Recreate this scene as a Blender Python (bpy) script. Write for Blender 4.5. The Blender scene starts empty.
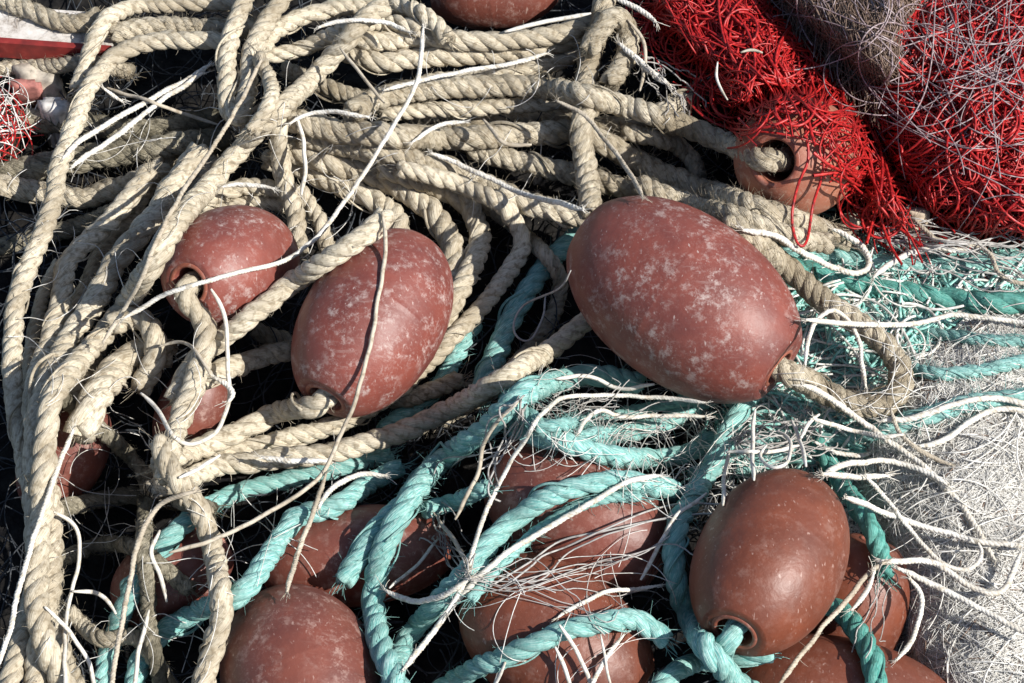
import bpy, math, random
import numpy as np
from mathutils import Vector
random.seed(7)
rng = np.random.default_rng(7)
scene = bpy.context.scene
COL = scene.collection

# ------------------------------------------------------------------ camera frame
W, H = 1024.0, 683.0
PITCH = math.radians(56)
WIDTH = 0.45                       # metres across the frame at the aim point
DIST = 1.0
S = WIDTH / W                      # metres per photo pixel at the aim point
RIGHT = np.array([1.0, 0, 0])
UP = np.array([0, math.sin(PITCH), math.cos(PITCH)])
BACK = np.array([0, -math.cos(PITCH), math.sin(PITCH)])
AIM = np.array([0, 0, 0.045])
CAM = AIM + BACK * DIST

def rays(xy):
    xy = np.atleast_2d(np.asarray(xy, float))
    d = -BACK[None] + RIGHT[None] * ((xy[:, 0] - W / 2) * S / DIST)[:, None] - UP[None] * ((xy[:, 1] - H / 2) * S / DIST)[:, None]
    return d / np.linalg.norm(d, axis=1)[:, None]

def at(xy, h):
    """point of the place seen at photo position xy that lies h metres above the ground"""
    u = rays(xy)
    d = (np.asarray(h) - CAM[2]) / u[:, 2]
    return CAM[None] + u * d[:, None]

# ------------------------------------------------------------------ materials
def new_mat(name):
    m = bpy.data.materials.new(name); m.use_nodes = True
    nt = m.node_tree
    return m, nt, nt.nodes['Principled BSDF']

def N(nt, typ, **kw):
    n = nt.nodes.new(typ)
    for k, v in kw.items():
        if k.startswith('i_'):
            n.inputs[k[2:].replace('_', ' ')].default_value = v
        else:
            setattr(n, k, v)
    return n

def ramp(nt, src, stops):
    r = nt.nodes.new('ShaderNodeValToRGB')
    e = r.color_ramp.elements
    while len(e) < len(stops): e.new(0.5)
    for el, (p, c) in zip(e, stops):
        el.position = p
        el.color = (c[0], c[1], c[2], 1) if not np.isscalar(c) else (c, c, c, 1)
    nt.links.new(src, r.inputs[0])
    return r.outputs[0]

def mix(nt, a, b, fac, mode='MIX'):
    m = nt.nodes.new('ShaderNodeMix'); m.data_type = 'RGBA'; m.blend_type = mode
    for sock, v in ((m.inputs[0], fac), (m.inputs[6], a), (m.inputs[7], b)):
        if hasattr(v, 'is_linked'): nt.links.new(v, sock)
        elif np.isscalar(v): sock.default_value = v
        else: sock.default_value = (v[0], v[1], v[2], 1)
    return m.outputs[2]

def rope_mat(name, base, dirt, pale, rough=0.85, streak=1.0, dirt_amt=0.6, bump=0.5):
    m, nt, b = new_mat(name)
    at_ = N(nt, 'ShaderNodeAttribute', attribute_name='fib')
    mp = N(nt, 'ShaderNodeMapping'); mp.inputs['Scale'].default_value = (0.10, 3.2, 3.2)
    nt.links.new(at_.outputs['Vector'], mp.inputs['Vector'])
    fibre = N(nt, 'ShaderNodeTexNoise'); fibre.inputs['Scale'].default_value = 2.2; fibre.inputs['Detail'].default_value = 4
    nt.links.new(mp.outputs[0], fibre.inputs['Vector'])
    tc = N(nt, 'ShaderNodeTexCoord')
    big = N(nt, 'ShaderNodeTexNoise'); big.inputs['Scale'].default_value = 38; big.inputs['Detail'].default_value = 5
    nt.links.new(tc.outputs['Object'], big.inputs['Vector'])
    small = N(nt, 'ShaderNodeTexNoise'); small.inputs['Scale'].default_value = 420; small.inputs['Detail'].default_value = 3
    nt.links.new(tc.outputs['Object'], small.inputs['Vector'])
    mp.inputs['Scale'].default_value = (0.13, 4.2, 4.2)
    fs = ramp(nt, fibre.outputs[0], [(0.38, 0.0), (0.62, 1.0)])
    c1 = mix(nt, base, pale, fs)
    ds = ramp(nt, big.outputs[0], [(0.40, 0.0), (0.66, dirt_amt)])
    c2 = mix(nt, c1, dirt, ds)
    sp = ramp(nt, small.outputs[0], [(0.50, 0.0), (0.68, 0.75 * streak)])
    c3 = mix(nt, c2, dirt, sp)
    nt.links.new(c3, b.inputs['Base Color'])
    b.inputs['Roughness'].default_value = rough
    b.inputs['Specular IOR Level'].default_value = 0.25
    bp = N(nt, 'ShaderNodeBump'); bp.inputs['Strength'].default_value = bump; bp.inputs['Distance'].default_value = 0.0014
    add = N(nt, 'ShaderNodeMath', operation='ADD')
    nt.links.new(fibre.outputs[0], add.inputs[0]); nt.links.new(small.outputs[0], add.inputs[1])
    nt.links.new(add.outputs[0], bp.inputs['Height']); nt.links.new(bp.outputs[0], b.inputs['Normal'])
    return m

MAT = {}
MAT['b'] = rope_mat('beige_fibre', (0.48, 0.415, 0.305), (0.22, 0.175, 0.115), (0.70, 0.635, 0.51))
MAT['o'] = rope_mat('old_beige_fibre', (0.46, 0.395, 0.285), (0.21, 0.165, 0.105), (0.68, 0.61, 0.485), dirt_amt=0.75, bump=0.9)
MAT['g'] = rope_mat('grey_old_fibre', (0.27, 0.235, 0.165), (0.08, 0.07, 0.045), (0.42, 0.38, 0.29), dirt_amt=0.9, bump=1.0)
MAT['t'] = rope_mat('teal_fibre', (0.10, 0.35, 0.33), (0.15, 0.29, 0.26), (0.43, 0.63, 0.585), dirt_amt=0.55)
MAT['d'] = rope_mat('deep_teal_fibre', (0.05, 0.26, 0.22), (0.05, 0.16, 0.13), (0.17, 0.42, 0.36), rough=0.6, dirt_amt=0.4)
MAT['w'] = rope_mat('white_twine_fibre', (0.66, 0.62, 0.55), (0.42, 0.36, 0.27), (0.80, 0.78, 0.73), dirt_amt=0.4, bump=0.3)
MAT['k'] = rope_mat('tan_twine_fibre', (0.45, 0.39, 0.30), (0.25, 0.20, 0.14), (0.60, 0.54, 0.45), dirt_amt=0.5, bump=0.3)
MAT['m'] = rope_mat('monofilament', (0.36, 0.34, 0.32), (0.22, 0.19, 0.17), (0.50, 0.49, 0.47), rough=0.4, dirt_amt=0.4, bump=0.1)

def net_mat(name, a, c, d, rough=0.55):
    m, nt, b = new_mat(name)
    at_ = N(nt, 'ShaderNodeAttribute', attribute_name='fib')
    no = N(nt, 'ShaderNodeTexNoise'); no.inputs['Scale'].default_value = 0.6; no.inputs['Detail'].default_value = 2
    nt.links.new(at_.outputs['Vector'], no.inputs['Vector'])
    col = ramp(nt, no.outputs[0], [(0.3, a), (0.5, c), (0.7, d)])
    nt.links.new(col, b.inputs['Base Color'])
    b.inputs['Roughness'].default_value = rough
    return m
MAT['red'] = net_mat('red_net_twine', (0.12, 0.004, 0.005), (0.36, 0.010, 0.011), (0.56, 0.030, 0.024), 0.45)
MAT['pale'] = net_mat('pale_net_filament', (0.44, 0.41, 0.35), (0.66, 0.64, 0.60), (0.80, 0.79, 0.77), 0.45)
MAT['mauve'] = net_mat('mauve_net_filament', (0.12, 0.075, 0.08), (0.28, 0.21, 0.22), (0.46, 0.39, 0.39), 0.45)
MAT['brown'] = net_mat('brown_net_filament', (0.06, 0.035, 0.024), (0.17, 0.11, 0.08), (0.34, 0.25, 0.19), 0.6)
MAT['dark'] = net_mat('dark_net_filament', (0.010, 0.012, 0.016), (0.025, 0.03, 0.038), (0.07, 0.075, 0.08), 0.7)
MAT['tealnet'] = net_mat('teal_net_fibre', (0.10, 0.34, 0.30), (0.24, 0.52, 0.46), (0.56, 0.72, 0.66), 0.6)

def core_mat(name, a, c, scale=300, rough=0.9):
    m, nt, b = new_mat(name)
    tc = N(nt, 'ShaderNodeTexCoord')
    no = N(nt, 'ShaderNodeTexNoise'); no.inputs['Scale'].default_value = scale; no.inputs['Detail'].default_value = 6
    nt.links.new(tc.outputs['Object'], no.inputs['Vector'])
    col = ramp(nt, no.outputs[0], [(0.38, a), (0.65, c)])
    nt.links.new(col, b.inputs['Base Color']); b.inputs['Roughness'].default_value = rough
    b.inputs['Specular IOR Level'].default_value = 0.1
    bp = N(nt, 'ShaderNodeBump'); bp.inputs['Strength'].default_value = 1.0; bp.inputs['Distance'].default_value = 0.004
    nt.links.new(no.outputs[0], bp.inputs['Height']); nt.links.new(bp.outputs[0], b.inputs['Normal'])
    return m
MAT['ground'] = core_mat('shade_black_ground', (0.006, 0.006, 0.007), (0.022, 0.02, 0.018), 120)  # near-black colour puts the deep shade of the gaps into the ground
MAT['redcore'] = core_mat('red_net_gap_shade', (0.012, 0.002, 0.002), (0.07, 0.004, 0.004), 500)  # core painted dark to stand for shaded gaps between the red threads
MAT['browncore'] = core_mat('brown_net_mass', (0.02, 0.013, 0.01), (0.09, 0.06, 0.042), 400)
MAT['palecore'] = core_mat('pale_net_mass', (0.24, 0.20, 0.145), (0.50, 0.455, 0.37), 520)
MAT['tealcore'] = core_mat('teal_net_mass', (0.08, 0.10, 0.08), (0.36, 0.44, 0.38), 480)

def plastic(name, base, dark, scuff, scuff_col=(0.50, 0.36, 0.31), rough=0.42, fine=0.3):
    m, nt, b = new_mat(name)
    tc = N(nt, 'ShaderNodeTexCoord')
    oi = N(nt, 'ShaderNodeObjectInfo')
    ad = N(nt, 'ShaderNodeVectorMath', operation='ADD')
    sc = N(nt, 'ShaderNodeVectorMath', operation='SCALE'); sc.inputs['Scale'].default_value = 5.0
    cmb = N(nt, 'ShaderNodeCombineXYZ')
    nt.links.new(oi.outputs['Random'], cmb.inputs[0]); nt.links.new(oi.outputs['Random'], cmb.inputs[2])
    nt.links.new(cmb.outputs[0], sc.inputs[0])
    nt.links.new(tc.outputs['Object'], ad.inputs[0]); nt.links.new(sc.outputs[0], ad.inputs[1])
    def noise(scale, det, rg=0.6, dist=0.0):
        n = N(nt, 'ShaderNodeTexNoise'); n.inputs['Scale'].default_value = scale; n.inputs['Detail'].default_value = det
        n.inputs['Roughness'].default_value = rg; n.inputs['Distortion'].default_value = dist
        nt.links.new(ad.outputs[0], n.inputs['Vector']); return n.outputs[0]
    tone = ramp(nt, noise(38, 4), [(0.35, 0.0), (0.68, 1.0)])
    c = mix(nt, base, dark, tone)
    blotch = ramp(nt, noise(170, 9, 0.76, 0.0), [(0.515, 0.0), (0.62, 1.0)])
    area = ramp(nt, noise(42, 3), [(0.36, 0.12), (0.6, 1.0)])
    speck = ramp(nt, noise(620, 4, 0.7), [(0.54, 0.0), (0.74, 0.45)])
    mps = N(nt, 'ShaderNodeMapping'); mps.inputs['Scale'].default_value = (60, 420, 300); mps.inputs['Rotation'].default_value = (0.2, 0.5, 0.75)
    nt.links.new(ad.outputs[0], mps.inputs['Vector'])
    rub = N(nt, 'ShaderNodeTexNoise'); rub.inputs['Scale'].default_value = 1.0; rub.inputs['Detail'].default_value = 6; rub.inputs['Roughness'].default_value = 0.7
    nt.links.new(mps.outputs[0], rub.inputs['Vector'])
    rubs = ramp(nt, rub.outputs[0], [(0.58, 0.0), (0.74, 0.6)])
    m3 = N(nt, 'ShaderNodeMath', operation='MAXIMUM'); nt.links.new(blotch, m3.inputs[0]); nt.links.new(rubs, m3.inputs[1])
    m4 = N(nt, 'ShaderNodeMath', operation='MAXIMUM'); nt.links.new(m3.outputs[0], m4.inputs[0]); nt.links.new(speck, m4.inputs[1])
    blotch = m4.outputs[0]
    mm = N(nt, 'ShaderNodeMath', operation='MULTIPLY')
    nt.links.new(blotch, mm.inputs[0]); nt.links.new(area, mm.inputs[1])
    m2 = N(nt, 'ShaderNodeMath', operation='MULTIPLY'); m2.inputs[1].default_value = scuff
    nt.links.new(mm.outputs[0], m2.inputs[0])
    c = mix(nt, c, scuff_col, m2.outputs[0])
    # small scratches, streaked one way
    mp = N(nt, 'ShaderNodeMapping'); mp.inputs['Scale'].default_value = (700, 420, 200); mp.inputs['Rotation'].default_value = (0.5, 0.3, 0.6)
    nt.links.new(ad.outputs[0], mp.inputs['Vector'])
    sn = N(nt, 'ShaderNodeTexNoise'); sn.inputs['Scale'].default_value = 1.0; sn.inputs['Detail'].default_value = 2
    nt.links.new(mp.outputs[0], sn.inputs['Vector'])
    scr = ramp(nt, sn.outputs[0], [(0.66, 0.0), (0.76, fine)])
    c = mix(nt, c, scuff_col, scr)
    nt.links.new(c, b.inputs['Base Color'])
    rr = N(nt, 'ShaderNodeMapRange'); rr.inputs['To Min'].default_value = rough; rr.inputs['To Max'].default_value = min(0.9, rough + 0.25)
    nt.links.new(m2.outputs[0], rr.inputs['Value']); nt.links.new(rr.outputs[0], b.inputs['Roughness'])
    bp = N(nt, 'ShaderNodeBump'); bp.inputs['Strength'].default_value = 0.35; bp.inputs['Distance'].default_value = 0.0008
    bn = noise(260, 4)
    nt.links.new(bn, bp.inputs['Height']); nt.links.new(bp.outputs[0], b.inputs['Normal'])
    return m
MAT['pl_worn'] = plastic('worn_red_brown_plastic', (0.215, 0.056, 0.040), (0.13, 0.036, 0.030), 0.62, scuff_col=(0.50, 0.42, 0.39), rough=0.5, fine=0.6)
MAT['pl_mid'] = plastic('scuffed_red_brown_plastic', (0.185, 0.054, 0.036), (0.115, 0.037, 0.029), 0.45, rough=0.48, fine=0.5)
MAT['pl_clean'] = plastic('smooth_red_brown_plastic', (0.19, 0.052, 0.026), (0.115, 0.033, 0.019), 0.16, rough=0.47, fine=0.5)
MAT['pl_orange'] = plastic('faded_orange_brown_plastic', (0.36, 0.135, 0.08), (0.25, 0.085, 0.055), 0.5, scuff_col=(0.52, 0.38, 0.30), rough=0.6)
MAT['collar'] = plastic('rubbed_orange_brown_plastic', (0.28, 0.085, 0.05), (0.2, 0.06, 0.04), 0.5, rough=0.5)

# ------------------------------------------------------------------ mesh helpers
def make_obj(name, verts, faces4, faces3=None, mats=(), fib=None, parent=None, smooth=True, midx=None):
    me = bpy.data.meshes.new(name)
    verts = np.asarray(verts, np.float32)
    f4 = np.asarray(faces4, np.int32).reshape(-1, 4)
    f3 = np.asarray(faces3 if faces3 is not None else [], np.int32).reshape(-1, 3)
    me.vertices.add(len(verts)); me.vertices.foreach_set('co', verts.ravel())
    nl = f4.size + f3.size
    me.loops.add(nl); me.loops.foreach_set('vertex_index', np.concatenate([f4.ravel(), f3.ravel()]))
    starts = np.concatenate([np.arange(len(f4)) * 4, len(f4) * 4 + np.arange(len(f3)) * 3]).astype(np.int32)
    me.polygons.add(len(starts)); me.polygons.foreach_set('loop_start', starts)
    me.polygons.foreach_set('use_smooth', np.full(len(starts), smooth))
    for m in mats: me.materials.append(m)
    if midx is not None: me.polygons.foreach_set('material_index', np.asarray(midx, np.int32))
    if fib is not None:
        a = me.attributes.new('fib', 'FLOAT_VECTOR', 'POINT')
        a.data.foreach_set('vector', np.asarray(fib, np.float32).ravel())
    me.update(calc_edges=True); me.validate()
    o = bpy.data.objects.new(name, me); COL.objects.link(o)
    if parent is not None: o.parent = parent
    return o

def recenter(o):
    me = o.data
    n = len(me.vertices); co = np.empty(n * 3, np.float32); me.vertices.foreach_get('co', co)
    co = co.reshape(-1, 3); c = np.array([(co[:, 0].min() + co[:, 0].max()) / 2, (co[:, 1].min() + co[:, 1].max()) / 2, co[:, 2].min()])
    me.vertices.foreach_set('co', (co - c).astype(np.float32).ravel()); o.location = Vector(c); me.update()

def tag(o, label=None, cat=None, group=None, kind=None):
    if label: o['label'] = label
    if cat: o['category'] = cat
    if group: o['group'] = group
    if kind: o['kind'] = kind
    return o

def unit(v):
    return v / np.maximum(np.linalg.norm(v, axis=-1, keepdims=True), 1e-12)

def frames(P):
    """P (n,k,3) -> tangents and parallel-transported normals"""
    T = np.empty_like(P)
    T[:, 1:-1] = P[:, 2:] - P[:, :-2]; T[:, 0] = P[:, 1] - P[:, 0]; T[:, -1] = P[:, -1] - P[:, -2]
    T = unit(T)
    n0 = np.cross(T[:, 0], np.array([0.13, 0.31, 0.94])); bad = np.linalg.norm(n0, axis=1) < 1e-3
    n0[bad] = np.cross(T[bad, 0], np.array([1.0, 0, 0]))
    Nn = np.empty_like(P); Nn[:, 0] = unit(n0)
    for i in range(1, P.shape[1]):
        v = Nn[:, i - 1] - T[:, i] * np.sum(Nn[:, i - 1] * T[:, i], axis=1, keepdims=True)
        Nn[:, i] = unit(v)
    return T, Nn, np.cross(T, Nn)

def tubes(P, R, k, cap=True):
    """P (n,m,3), R (n,m) -> verts, quads, tris, fib"""
    n, m, _ = P.shape
    T, A, B = frames(P)
    th = np.arange(k) * 2 * math.pi / k
    c, s = np.cos(th), np.sin(th)
    V = P[:, :, None] + R[:, :, None, None] * (A[:, :, None] * c[None, None, :, None] + B[:, :, None] * s[None, None, :, None])
    seg = np.linalg.norm(np.diff(P, axis=1), axis=2)
    L = np.concatenate([np.zeros((n, 1)), np.cumsum(seg, axis=1)], axis=1) * 1000
    off = rng.random(n) * 500
    F = np.empty((n, m, k, 3)); F[..., 0] = (L + off[:, None])[:, :, None]; F[..., 1] = c + off[:, None, None] * 1.7; F[..., 2] = s
    idx = np.arange(n * m * k).reshape(n, m, k)
    a = idx[:, :-1]; b = idx[:, 1:]
    q = np.stack([a, np.roll(a, -1, axis=2), np.roll(b, -1, axis=2), b], axis=-1).reshape(-1, 4)
    V = V.reshape(-1, 3); F = F.reshape(-1, 3); tri = np.empty((0, 3), int)
    if cap:
        base = len(V)
        ends = np.concatenate([P[:, 0], P[:, -1]]); V = np.concatenate([V, ends])
        F = np.concatenate([F, np.tile(F[:1], (len(ends), 1))])
        ts = []
        i0 = idx[:, 0]; i1 = idx[:, -1]
        c0 = (base + np.arange(n))[:, None] * np.ones(k, int); c1 = (base + n + np.arange(n))[:, None] * np.ones(k, int)
        ts.append(np.stack([c0, np.roll(i0, -1, 1), i0], -1).reshape(-1, 3)); ts.append(np.stack([c1, i1, np.roll(i1, -1, 1)], -1).reshape(-1, 3))
        tri = np.concatenate(ts)
    return V, q, tri, F

def join(parts):
    V, Q, T, F, o = [], [], [], [], 0
    for v, q, t, f in parts:
        V.append(v); Q.append(q + o); T.append(t + o); F.append(f); o += len(v)
    return np.concatenate(V), np.concatenate(Q), np.concatenate(T), np.concatenate(F)

def smooth_path(pts, step):
    """Catmull-Rom through pts (n,2), resampled at an even step"""
    p = np.asarray(pts, float)
    if len(p) == 2: p = np.array([p[0], (p[0] + p[1]) / 2, p[1]])
    e = np.concatenate([[2 * p[0] - p[1]], p, [2 * p[-1] - p[-2]]])
    out = []
    for i in range(1, len(e) - 2):
        p0, p1, p2, p3 = e[i - 1], e[i], e[i + 1], e[i + 2]
        t = np.linspace(0, 1, 24, endpoint=False)[:, None]
        out.append(0.5 * (2 * p1 + (p2 - p0) * t + (2 * p0 - 5 * p1 + 4 * p2 - p3) * t ** 2 + (3 * p1 - p0 - 3 * p2 + p3) * t ** 3))
    out.append(p[-1:]); q = np.concatenate(out)
    d = np.concatenate([[0], np.cumsum(np.linalg.norm(np.diff(q, axis=0), axis=1))])
    n = max(6, int(d[-1] / step) + 1); s = np.linspace(0, d[-1], n)
    return np.stack([np.interp(s, d, q[:, 0]), np.interp(s, d, q[:, 1])], 1)

def blur(a, it=1):
    for _ in range(it):
        b = np.concatenate([a[:1], a, a[-1:]]); a = 0.25 * b[:-2] + 0.5 * b[1:-1] + 0.25 * b[2:]
    return a

# ------------------------------------------------------------------ what already lies in the pile (points and radii), for stacking
LOW_P, LOW_R, LOW_ID = [np.zeros((0, 3))], [np.zeros(0)], [np.zeros(0, int)]
IDS = {}
def remember(key, P, R):
    IDS[key] = len(IDS)
    LOW_P.append(P); LOW_R.append(np.broadcast_to(R, (len(P),)).astype(float)); LOW_ID.append(np.full(len(P), IDS[key]))

def clear_height(xy, r, skip=(), squash=0.93, only=None):
    """least height at which a ball of radius r seen at xy clears everything already in the pile"""
    P = np.concatenate(LOW_P); R = np.concatenate(LOW_R); I = np.concatenate(LOW_ID)
    if skip:
        k = ~np.isin(I, [IDS[s] for s in skip]); P, R = P[k], R[k]
    if only:
        k = np.isin(I, [IDS[s] for s in only]); P, R = P[k], R[k]
    u = rays(xy); req = np.full(len(u), -1.0)
    if not len(P): return req
    rel = P - CAM
    for i in range(0, len(u), 40):
        uu = u[i:i + 40]
        d0 = rel @ uu.T                                    # (n, m)
        rho2 = np.sum(rel ** 2, axis=1)[:, None] - d0 ** 2
        rr = np.where(R > .008, R, R * squash)[:, None] + (r if np.isscalar(r) else r[i:i + 40][None]) * squash
        hit = rho2 < rr ** 2
        d = np.where(hit, d0 - np.sqrt(np.maximum(rr ** 2 - rho2, 0)), 9.0)
        dm = d.min(axis=0)
        req[i:i + 40] = np.where(dm < 8, CAM[2] + uu[:, 2] * dm, -1.0)
    return req

def drape(xy, r, h0, skip=(), taut=40):
    req = np.maximum(clear_height(xy, r, skip), h0)
    h = blur(req, 3)
    for _ in range(taut):
        h = np.maximum(blur(h, 3), req)
    return blur(h, 3)

# ------------------------------------------------------------------ floats
FLOATS = {}
def profile(a, b, n=26):
    ae = a / (1 - 0.44 ** 2) ** (1 / 2.15)
    x = np.sin(np.linspace(-math.pi / 2, math.pi / 2, n)) * a
    return x, b * np.sqrt(np.maximum(0, 1 - np.abs(x / ae) ** 2.15))

def lathe(rows, segs, axis, center):
    ax = unit(np.asarray(axis, float)); n = unit(np.cross(ax, np.array([0.2, 0.3, 0.9]))); b = np.cross(ax, n)
    th = np.arange(segs) * 2 * math.pi / segs
    V = []
    for x, r in rows:
        V.append(ax[None] * x + r * (n[None] * np.cos(th)[:, None] + b[None] * np.sin(th)[:, None]))
    m = len(rows); idx = np.arange(m * segs).reshape(m, segs)
    a0 = idx; a1 = np.roll(idx, -1, axis=0)                # closed profile
    q = np.stack([a0, a1, np.roll(a1, -1, 1), np.roll(a0, -1, 1)], -1).reshape(-1, 4)
    return np.concatenate(V) + center, q

def fishing_float(key, label, xy, h, a, b, img_axis, tilt, mat, lift=True, seam=0.00007, hole=0.22):
    """a, b: half length and radius in photo pixels; img_axis: photo direction of the end that faces us, tilt: how far it turns to us"""
    xy = np.array([xy], float)
    d = float(np.linalg.norm(at(xy, h * .001)[0] - CAM)); k = S * d / DIST
    a *= k; b *= k
    ia = np.array(img_axis, float); ia /= np.linalg.norm(ia); t = math.radians(tilt)
    ax = (RIGHT * ia[0] - UP * ia[1]) * math.cos(t) + BACK * math.sin(t)
    xs, rs = profile(a, b)
    hh = h * .001
    if lift:
        c = at(xy, hh)[0]
        for _ in range(3):
            pts = c + ax[None] * xs[:, None]
            rel = pts - CAM
            pxy = np.stack([W / 2 + (rel @ RIGHT) / -(rel @ BACK) * DIST / S, H / 2 - (rel @ UP) / -(rel @ BACK) * DIST / S], 1)
            need = clear_height(pxy, rs, squash=0.9) - pts[:, 2]
            up = max(0.0, float(need[3:-3].max()))
            if up < 1e-4: break
            hh += up; c = at(xy, hh)[0]
    c = at(xy, hh)[0]
    d2 = float(np.linalg.norm(c - CAM)) / d; a *= d2; b *= d2; xs = xs * d2; rs = rs * d2
    hr = hole * b
    rows = [(-a + .0006, hr)] + [(-a, hr * 1.08)] + [(x, r) for x, r in zip(xs, rs)]
    mid = len(rows) // 2 + 1
    rows[mid:mid] = [(-.0009, b), (-.0004, b + seam), (.0004, b + seam), (.0009, b)]
    rows += [(a, hr * 1.08), (a - .0006, hr), (a * .5, hr), (-a * .5, hr)]
    root = bpy.data.objects.new('fishing_float', None); COL.objects.link(root); root.location = Vector(c)
    tag(root, label, 'fishing float', 'oval brown floats in the heap')
    V, q = lathe(rows, 72, ax, np.zeros(3))
    make_obj('float_body', V, q, mats=(MAT[mat],), parent=root)
    for s in (-1, 1):                                       # moulded collar round each mouth of the bore
        rr = [(s * (a - .0012), hr * 1.02), (s * (a + .0002), hr * 1.03), (s * (a + .0005), hr * 1.12), (s * (a + .0003), hr * 1.25), (s * (a - .0006), hr * 1.36), (s * (a - .002), hr * 1.2)]
        if s < 0: rr = rr[::-1]
        V, q = lathe(rr, 48, ax, np.zeros(3))
        make_obj('collar', V, q, mats=(MAT['collar'],), parent=root)
    remember(key, c + ax[None] * xs[:, None], rs)
    FLOATS[key] = dict(c=c, ax=ax, a=a, b=b, hr=hr)
    return root

# ------------------------------------------------------------------ ropes and twines
def rope_mesh(Q, r, pitch, strands, sides, hairs, hair_len, taper=0.0, fray=0):
    m = len(Q)
    T, A, B = frames(Q[None]); T, A, B = T[0], A[0], B[0]
    L = np.concatenate([[0], np.cumsum(np.linalg.norm(np.diff(Q, axis=0), axis=1))])
    tp = np.ones(m)
    if taper: tp = np.clip(np.minimum(L, L[-1] - L) / taper, 0, 1) * .55 + .45
    ph0 = rng.random() * 6.28
    wob = np.interp(L, np.linspace(0, L[-1], 3 + int(L[-1] / .02)), rng.normal(0, 0.55, 3 + int(L[-1] / .02)))
    hr, sr = (0.40, 0.61) if strands == 3 and sides > 7 else (0.34, 0.68)
    P = []
    Rr = []
    for i in range(strands):
        ph = ph0 + 2 * math.pi * L / pitch + 2 * math.pi * i / strands + wob
        vr = np.interp(L, np.linspace(0, L[-1], max(3, int(L[-1] / .012))), rng.normal(1, 0.10, max(3, int(L[-1] / .012))))
        P.append(Q + (r * hr * vr * tp)[:, None] * (np.cos(ph)[:, None] * A + np.sin(ph)[:, None] * B))
        Rr.append(tp * r * sr * np.interp(L, np.linspace(0, L[-1], max(3, int(L[-1] / .008))), rng.normal(1, 0.07, max(3, int(L[-1] / .008)))))
    parts = [tubes(np.stack(P), np.stack(Rr), sides)]
    if sides > 7:                                          # some yarns have worked loose and run beside the rope
        for _ in range(int(L[-1] / .09) + 1):
            n_ = int(rng.uniform(.012, .035) / .00115); i0 = int(rng.integers(2, max(3, m - n_ - 2))); i1 = min(m - 2, i0 + n_)
            if i1 - i0 < 8: continue
            j = np.arange(i0, i1); a_ = rng.random() * 6.28 + np.linspace(0, rng.uniform(1.5, 4), len(j))
            off = r * (.98 + .35 * np.sin(np.linspace(0, math.pi, len(j))) * rng.random())
            parts.append(tubes((Q[j] + off[:, None] * (np.cos(a_)[:, None] * A[j] + np.sin(a_)[:, None] * B[j]))[None], np.full((1, len(j)), r * rng.uniform(.07, .15)), 5))
    nh = int(hairs * L[-1] / 0.01)
    if nh > 0:
        i = rng.integers(1, m - 1, nh); th = rng.random(nh) * 6.28
        nrm = np.cos(th)[:, None] * A[i] + np.sin(th)[:, None] * B[i]
        start = Q[i] + nrm * r * 0.9
        d = unit(nrm * rng.uniform(.2, 1, (nh, 1)) + T[i] * rng.normal(0, 1.0, (nh, 1)) + rng.normal(0, .3, (nh, 3)))
        ln = hair_len * rng.uniform(.35, 1.3, nh)
        t = np.linspace(0, 1, 5)
        bend = rng.normal(0, .45, (nh, 3))
        HP = start[:, None] + ln[:, None, None] * (d[:, None] * t[None, :, None] + bend[:, None] * (t ** 2)[None, :, None])
        HR = np.outer(rng.uniform(.00008, .00018, nh), np.linspace(1, .4, 5))
        parts.append(tubes(HP, HR, 3, cap=False))
    if fray:
        for e, sgn in ((0, -1), (m - 1, 1)):
            k = fray; t = np.linspace(0, 1, 6)
            d = unit(T[e] * sgn + rng.normal(0, .33, (k, 3))); ln = rng.uniform(1.2, 4.0, k) * min(r, .0025)
            s0 = Q[e] + rng.normal(0, r * .3, (k, 3)) - T[e] * sgn * r * .6
            HP = s0[:, None] + ln[:, None, None] * (d[:, None] * t[None, :, None] + rng.normal(0, .3, (k, 1, 3)) * (t ** 2)[None, :, None])
            parts.append(tubes(HP, np.outer(rng.uniform(.10, .2, k) * min(r, .0018), np.linspace(1, .5, 6)), 3, cap=False))
    return join(parts)

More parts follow.
